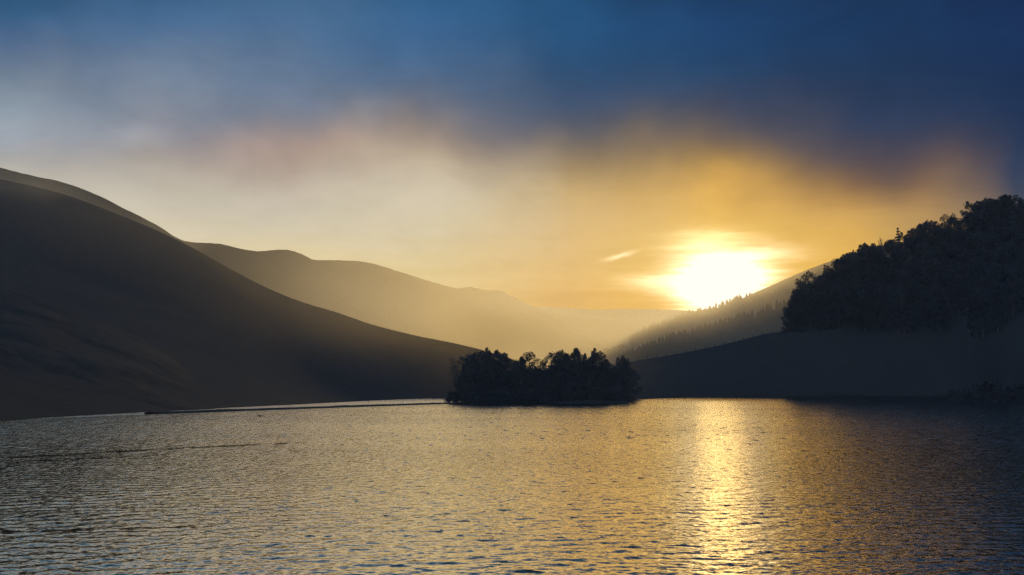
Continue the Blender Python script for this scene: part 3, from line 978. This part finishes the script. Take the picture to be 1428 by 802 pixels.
GI = 'trees of the grove on the wooded point'
grove = [  # kind, variant, column, top row, distance, width, label
    ('bare', 0, 632, 498.0, 262, 0.80, 'thin wispy half-bare birch at the left end of the grove on the point'),
    ('broad', 0, 645, 517.0, 258, 0.75, 'low rounded tree just right of the wispy birch at the left tip of the grove'),
    ('pine', 0, 648, 494.0, 264, 1.0, 'narrow pointed dark tree, first tall one right of the wispy birch'),
    ('broad', 2, 656.5, 492.5, 266, 0.8, 'dark tree with a blunt top left of the broadest crown of the grove'),
    ('broad', 1, 675, 486.0, 262, 0.95, 'broadest round dome-shaped crown in the left half of the grove'),
    ('broad', 3, 697, 489.0, 264, 0.85, 'dark tree with a ragged hooked top right of the broad dome crown'),
    ('broad', 4, 686, 498.0, 255, 0.9, 'rounded lower tree in front of the dip between the two left domes of the grove'),
    ('pine', 1, 712, 498.5, 262, 0.9, 'small spiky treetop in the low stretch left of the flat-topped column tree'),
    ('broad', 0, 726, 497.0, 265, 0.75, 'low bumpy crown leaning against the flat-topped column tree'),
    ('pine', 2, 738.5, 490.5, 262, 0.95, 'flat-topped column-like tree on the left edge of the gap in the grove'),
    ('broad', 2, 748, 511.0, 258, 0.9, 'low tree at the bottom of the V-shaped gap in the grove'),
    ('pine', 3, 757, 502.0, 262, 0.8, 'small slanting tree on the right edge of the V-shaped gap'),
    ('pine', 0, 768, 491.5, 264, 0.85, 'slim feathery tree right of the V-shaped gap'),
    ('pine', 2, 775.5, 491.0, 268, 0.7, 'thin upright treetop between the feathery tree and the three-pronged crown'),
    ('broad', 3, 783.5, 489.0, 262, 0.7, 'tree with a three-pronged top in the middle of the right half of the grove'),
    ('pine', 1, 793.5, 494.0, 266, 0.7, 'short blunt treetop left of the tallest crown of the grove'),
    ('broad', 4, 808, 485.5, 262, 0.72, 'tallest tree of the right half of the grove, round bushy head'),
    ('broad', 1, 834, 487.0, 264, 0.95, 'wide dome-shaped tree at the right end of the grove'),
    ('broad', 0, 822, 497.0, 258, 0.8, 'lower tree filling the notch between the tallest crown and the right dome'),
    ('pine', 3, 849, 505.0, 270, 0.8, 'low tree on the right shoulder of the wide right dome'),
    ('broad', 2, 868.5, 497.0, 285, 0.8, 'small separate round-headed tree at the far right of the grove'),
    ('broad', 3, 858, 510.0, 278, 1.0, 'low dark tree between the right dome and the small round-headed tree'),
    ('broad', 1, 878, 513.0, 290, 1.0, 'low dark tree right of the small round-headed tree by the pasture edge'),
]
for k, v, x, y, dd, wd, lab in grove:
    px_tree(k, v, x, y, dd, lab, 'tree', GI, wide=wd * 0.80)
# the dark filling of the grove below the skyline
LB = 'dark bushy tree merged into the black mass below the skyline of the grove'
for i in range(26):
    x = 654 + i * 8.4 + random.uniform(-3, 3)
    px_tree('broad', i, x, (random.uniform(500, 509) if (768 < x < 845 or 664 < x < 706) else random.uniform(508, 517)) + (5 if 738 < x < 766 else 0) + (9 if x > 850 else 0) + (8 if x < 660 else 0), random.uniform(252, 258) + max(0, x - 800) * 0.35, LB, 'tree', 'dark trees filling the grove', wide=0.72)
LS = 'black low bush along the waterline below the grove on the point'
for i in range(30):
    x = 644 + i * 8.0 + random.uniform(-2, 2)
    px_tree('bush', i, x, random.uniform(543, 551), 247.5 + max(0, x - 760) * 0.22 + random.uniform(0, 2), LS, 'bush', 'bushes along the shore of the grove', wide=1.1)

# ---- the wood on the right hill: skyline trees
GW = 'trees on the skyline of the right wood'
sky_trees = [
    ('broad', 0, 1096, 449, 512, 0.8, 'lowest tree at the bottom left corner of the right wood above the pasture'),
    ('broad', 1, 1101, 427, 514, 0.7, 'second lowest bulge of foliage on the steep left edge of the right wood'),
    ('broad', 3, 1109, 405, 516, 0.62, 'tree halfway up the steep left edge of the right wood'),
    ('pine', 1, 1117, 391, 518, 0.6, 'small knob of foliage sticking out of the upper left edge of the right wood'),
    ('gappy', 0, 1127, 378, 520, 0.55, 'tufted tree at the upper left corner of the right wood'),
    ('broad', 4, 1138, 385, 522, 0.7, 'low crown in the notch between the tufted tree and the tiered conifer'),
    ('spruce', 0, 1150, 369.5, 524, 0.8, 'tiered pointed conifer near the upper left corner of the right wood'),
    ('broad', 2, 1161, 372, 526, 0.7, 'round crown just right of the tiered conifer at the wood corner'),
    ('broad', 1, 1177, 355, 530, 0.8, 'first humped crown on the long slope of the right wood skyline'),
    ('broad', 3, 1191, 350, 534, 0.8, 'flat crown in the lower middle of the right wood skyline'),
    ('broad', 0, 1207, 339, 538, 0.75, 'bushy knob below the thin lone treetop on the right wood skyline'),
    ('broad', 2, 1218, 340, 540, 0.75, 'low crown left of the thin lone treetop on the right wood skyline'),
    ('bare', 0, 1228, 331.5, 542, 0.35, 'tiny thin lone treetop standing above the right wood skyline'),
    ('broad', 4, 1240, 334, 544, 0.75, 'low crown between the thin treetop and the pointed conifer'),
    ('spruce', 1, 1252, 318, 546, 0.85, 'pointed conifer halfway up the right wood skyline'),
    ('broad', 1, 1263, 325, 548, 0.7, 'small crown immediately right of the pointed conifer'),
    ('pine', 2, 1272, 319, 549, 0.6, 'short blunt treetop between the pointed conifer and the big dome'),
    ('broad', 0, 1284, 313, 550, 0.8, 'sloping left half of the big smooth dome on the right wood skyline'),
    ('broad', 3, 1297, 307.5, 551, 0.85, 'top of the big smooth dome on the right wood skyline'),
    ('broad', 2, 1309, 312, 552, 0.7, 'low crown in the dip right of the big smooth dome'),
    ('gappy', 1, 1322, 298.5, 552, 0.55, 'tall gappy pine with sky showing under its tufted head'),
    ('broad', 4, 1332, 303, 553, 0.7, 'small crown right of the gappy pine with tufted head'),
    ('gappy', 0, 1343, 293, 553, 0.6, 'open pine with bright gaps between its branches below the summit trees'),
    ('broad', 1, 1356, 281.5, 554, 0.8, 'broad crown starting the summit clump of the right wood'),
    ('broad', 0, 1370, 280, 554, 0.8, 'level crown in the left part of the summit clump'),
    ('broad', 3, 1382, 276, 555, 0.8, 'second step of the summit clump left of the highest crown'),
    ('broad', 2, 1393, 273.5, 555, 0.8, 'crown left beside the highest crown of the right wood'),
    ('broad', 4, 1404, 271.5, 556, 0.8, 'highest crown of the right wood near the picture edge'),
    ('pine', 0, 1416, 273, 556, 0.8, 'pointed crown right beside the highest crown of the right wood'),
    ('broad', 1, 1426, 275.5, 556, 0.8, 'crown cut by the right edge of the picture at the top of the wood'),
]
for k, v, x, y, dd, wd, lab in sky_trees:
    px_tree(k, v, x, y, dd, lab, 'tree', GW, wide=wd)
# the dark body of the wood on the slope
edge_x = [1093, 1101, 1109, 1117, 1137, 1177, 1206, 1250, 1295, 1344, 1404, 1480]
edge_y = [455, 430, 408, 394, 388, 358, 343, 330, 311, 296, 277, 268]
LW = 'dark tree merged into the shadowed body of the wood on the right slope'
cnt = 0
for i in range(900):
    if cnt >= 170:
        break
    x = random.uniform(1098, 1470)
    dd = random.uniform(470, 548)
    ye = np.interp(x, edge_x, edge_y)
    yy = random.uniform(ye + 3, 452)
    v = at(x, yy, dd)
    gz_ = ground_at(tree_bk, v.x, v.y)
    if gz_ is None:
        continue
    hh = v.z - gz_
    if hh < 9 or hh > 26:
        continue
    gp_y = at(x, yy, dd)
    # keep the wood above the line where pasture begins
    foot = (gz_ - CAM_Z) / dd
    if 540 - foot * F > np.interp(x, [1090, 1200, 1300, 1428, 1500], [463, 466, 470, 478, 480]):
        continue
    plant('broad' if random.random() < 0.75 else 'pine', cnt, (v.x, v.y, gz_ - 0.2), hh, LW, 'tree', 'trees in the body of the right wood', wide=random.uniform(0.7, 0.95))
    cnt += 1
print('wood trees', cnt)

# bushes on the low point at the right
tree_rp = bvh(rpoint)
LP = 'black bush on the low point at the right edge of the lake'
for i in range(14):
    x = 1338 + i * 7.5 + random.uniform(-3, 3)
    v = on_water(x, random.uniform(560.2, 562.0))
    gz_ = ground_at(tree_rp, v.x, v.y) or 0.3
    plant('bush', i, (v.x, v.y, gz_ - 0.1), random.uniform(3.0, 5.5), LP, 'bush', 'bushes on the right point')


# ---- far plantations: masses of conifers nobody could count
def plantation(name, hill_obj, band, n, seed, hmin, hmax, label):
    g = np.random.default_rng(seed)
    t = bvh(hill_obj)
    V, Fq, b = [], [], 0
    k = 0
    tries = 0
    while k < n and tries < n * 8:
        tries += 1
        px, py = band(g)
        # walk along the pixel's ray to the slope
        dv = ray(px, py)
        hit = t.ray_cast(Vector((0, 0, CAM_Z)), dv.normalized())
        if hit[0] is None:
            continue
        p = hit[0]
        h = g.uniform(hmin, hmax)
        k += 1
        lay = 4
        rad = h * g.uniform(0.15, 0.22)
        for L in range(lay):
            z0 = p.z + h * (0.02 + 0.26 * L) - 0.5
            z1 = min(p.z + h, z0 + h * 0.46)
            rr = rad * (1 - L * 0.2)
            th0 = g.random() * 6.283
            m = 7
            for j in range(m):
                a = th0 + 6.283 * j / m
                r_ = rr * (0.7 + 0.6 * g.random())
                V.append((p.x + math.cos(a) * r_, p.y + math.sin(a) * r_, z0 - h * 0.04 * g.random()))
            V.append((p.x, p.y, z1))
            for j in range(m):
                Fq.append((b + j, b + (j + 1) % m, b + m))
            b += m + 1
    me = np_mesh(name, V, Fq, M_FARTREE, smooth=False)
    o_ = link(name, me, kind='stuff', label=label, category='forest')
    return o_


def band_upper(g):
    while True:
        x = g.uniform(879, 1112)
        top = np.interp(x, [879, 900, 921, 960, 1000, 1040, 1075, 1112], [485, 472, 463, 449, 440, 425, 424, 410])
        bot = np.interp(x, [879, 1112], [500, 440])
        return x, g.uniform(top, bot)


def band_lower(g):
    x = g.uniform(862, 1125)
    top = np.interp(x, [862, 885, 930, 990, 1050, 1080, 1125], [512, 502, 483, 467, 448, 439, 425])
    bot = np.interp(x, [862, 1125], [516, 462])
    return x, g.uniform(top, bot)


plantation('conifer_forest', right_hill, band_upper, 1500, 1, 11, 17, 'hazy upper band of conifer forest under the ridge below the sun')
plantation('conifer_forest', right_spur, band_lower, 1100, 2, 9, 14, 'darker lower band of conifer forest in front, above the fenced pasture')
# the paler clump on the valley floor left of the plantations
g_ = np.random.default_rng(9)
for i, (x, y) in enumerate(((848, 486), (856, 485), (863, 483), (869, 481), (874, 487))):
    v = at(x, y, 1050 + 15 * i)
    plant('broad', i, (v.x, v.y, 6.0), v.z - 6.0, 'pale hazy tree of the misty clump at the left foot of the far plantations', 'tree', 'pale clump of trees in the mist', wide=0.7)

# ------------------------------------------------------------------ fence along the pasture crest
fence = bpy.data.objects.new('wire_fence', None)
col.objects.link(fence)
fence['label'] = 'post and wire fence running up the crest of the dark pasture on the right'
fence['category'] = 'fence'
xs = [876 + i * 13.4 for i in range(17)]
RIDGE = [(740, 541, 400), (800, 530, 430), (845, 515, 450), (885, 503.5, 460), (915, 498.5, 470), (945, 493.5, 480), (990, 484.5, 490), (1035, 474, 500), (1065, 466, 508), (1091, 462, 515)]
tops = []
for i, x in enumerate(xs):
    yy = np.interp(x, [r[0] for r in RIDGE], [r[1] for r in RIDGE])
    dd = np.interp(x, [r[0] for r in RIDGE], [r[2] for r in RIDGE])
    v = at(x, yy, dd - 1.0)
    z = ground_at(tree_bk, v.x, v.y)
    z = v.z if z is None else z
    if i == 0:
        fence.location = (v.x, v.y, z)
    mb = MB()
    hh = 1.55 + random.uniform(-0.15, 0.2)
    lx, ly = random.uniform(-0.06, 0.06), random.uniform(-0.06, 0.06)
    base = np.array((v.x, v.y, z)) - np.array(fence.location)
    mb.tube([base + (0, 0, -0.4), base + (lx * .5, ly * .5, hh * 0.5), base + (lx, ly, hh), base + (lx, ly, hh + 0.01)], [0.13, 0.12, 0.11, 0.02], 8)
    link('post', mb.mesh('post', M_POST), fence)
    tops.append(base + (lx, ly, 0))
for hgt_ in (0.45, 0.85, 1.25):
    mb = MB()
    pts = []
    for a, b in zip(tops, tops[1:]):
        for q in (0, 0.5):
            pts.append(a * (1 - q) + b * q + np.array((0, -0.13, hgt_ - (0.05 if q else 0))))
    pts.append(tops[-1] + np.array((0, -0.13, hgt_)))
    mb.tube(pts, [0.012] * len(pts), 5)
    link('wire', mb.mesh('wire', M_WIRE), fence)


# ------------------------------------------------------------------ two ducks near the spit
def duck(px, py, rz, label, scale=1.0):
    import bmesh
    bm = bmesh.new()
    # one continuous skin: rings along tail, body, breast, neck and head
    prof = [(-0.30, 0.10, 0.012), (-0.25, 0.085, 0.04), (-0.18, 0.055, 0.085), (-0.08, 0.05, 0.115), (0.03, 0.05, 0.125), (0.12, 0.065, 0.11), (0.17, 0.10, 0.075), (0.185, 0.15, 0.046), (0.19, 0.20, 0.036), (0.20, 0.24, 0.046), (0.225, 0.262, 0.044), (0.255, 0.262, 0.026), (0.265, 0.26, 0.008)]
    rings = []
    for i, (x, z, r) in enumerate(prof):
        a = prof[max(i - 1, 0)]; b = prof[min(i + 1, len(prof) - 1)]
        t = Vector((b[0] - a[0], 0, b[1] - a[1])).normalized()
        up = Vector((-t.z, 0, t.x))
        ring = [bm.verts.new(Vector((x, 0, z)) + up * math.sin(q) * r * 0.85 + Vector((0, 1, 0)) * math.cos(q) * r) for q in [6.283 * j / 12 for j in range(12)]]
        rings.append(ring)
    for r0, r1 in zip(rings, rings[1:]):
        for j in range(12):
            bm.faces.new((r0[j], r0[(j + 1) % 12], r1[(j + 1) % 12], r1[j]))
    bm.faces.new(rings[0][::-1]); bm.faces.new(rings[-1])
    me = bpy.data.meshes.new('duck')
    bm.normal_update()
    bm.to_mesh(me); bm.free()
    for p in me.polygons:
        p.use_smooth = True
    me.materials.append(M_DUCK)
    o_ = link('duck', me)
    mb = MB()
    mb.tube([(0.25, 0, 0.257), (0.285, 0, 0.248), (0.315, 0, 0.244), (0.32, 0, 0.244)], [0.02, 0.017, 0.014, 0.004], 8)
    link('bill', mb.mesh('bill', M_BILL), o_)
    v = on_water(px, py)
    o_.location = (v.x, v.y, 0.0)
    o_.rotation_euler = (0, 0, rz)
    o_.scale = (scale,) * 3
    o_['label'], o_['category'], o_['group'] = label, 'duck', 'ducks on the lake near the spit'
    return o_


duck(361.2, 580.6, R(150), 'left one of two small dark ducks floating on the lake near the spit, head up', 1.0)
duck(364.4, 580.9, R(200), 'right one of two small dark ducks floating on the lake near the spit', 0.95)

# ------------------------------------------------------------------ render settings
scene.render.engine = 'CYCLES'
scene.cycles.use_denoising = True
scene.cycles.denoising_input_passes = 'RGB_ALBEDO_NORMAL'
scene.cycles.denoising_prefilter = 'NONE'
scene.cycles.use_adaptive_sampling = True
scene.cycles.adaptive_threshold = 0.03
scene.cycles.denoiser = 'OPENIMAGEDENOISE'
scene.cycles.max_bounces = 4
scene.cycles.diffuse_bounces = 1
scene.cycles.glossy_bounces = 2
scene.cycles.transmission_bounces = 2
scene.cycles.volume_bounces = 0
scene.cycles.volume_max_steps = 11
scene.cycles.sample_clamp_indirect = 1.0
scene.cycles.sample_clamp_direct = 1.12
scene.view_settings.view_transform = 'Standard'
scene.view_settings.look = 'None'
scene.view_settings.exposure = 0.0
scene.view_settings.gamma = 1.0
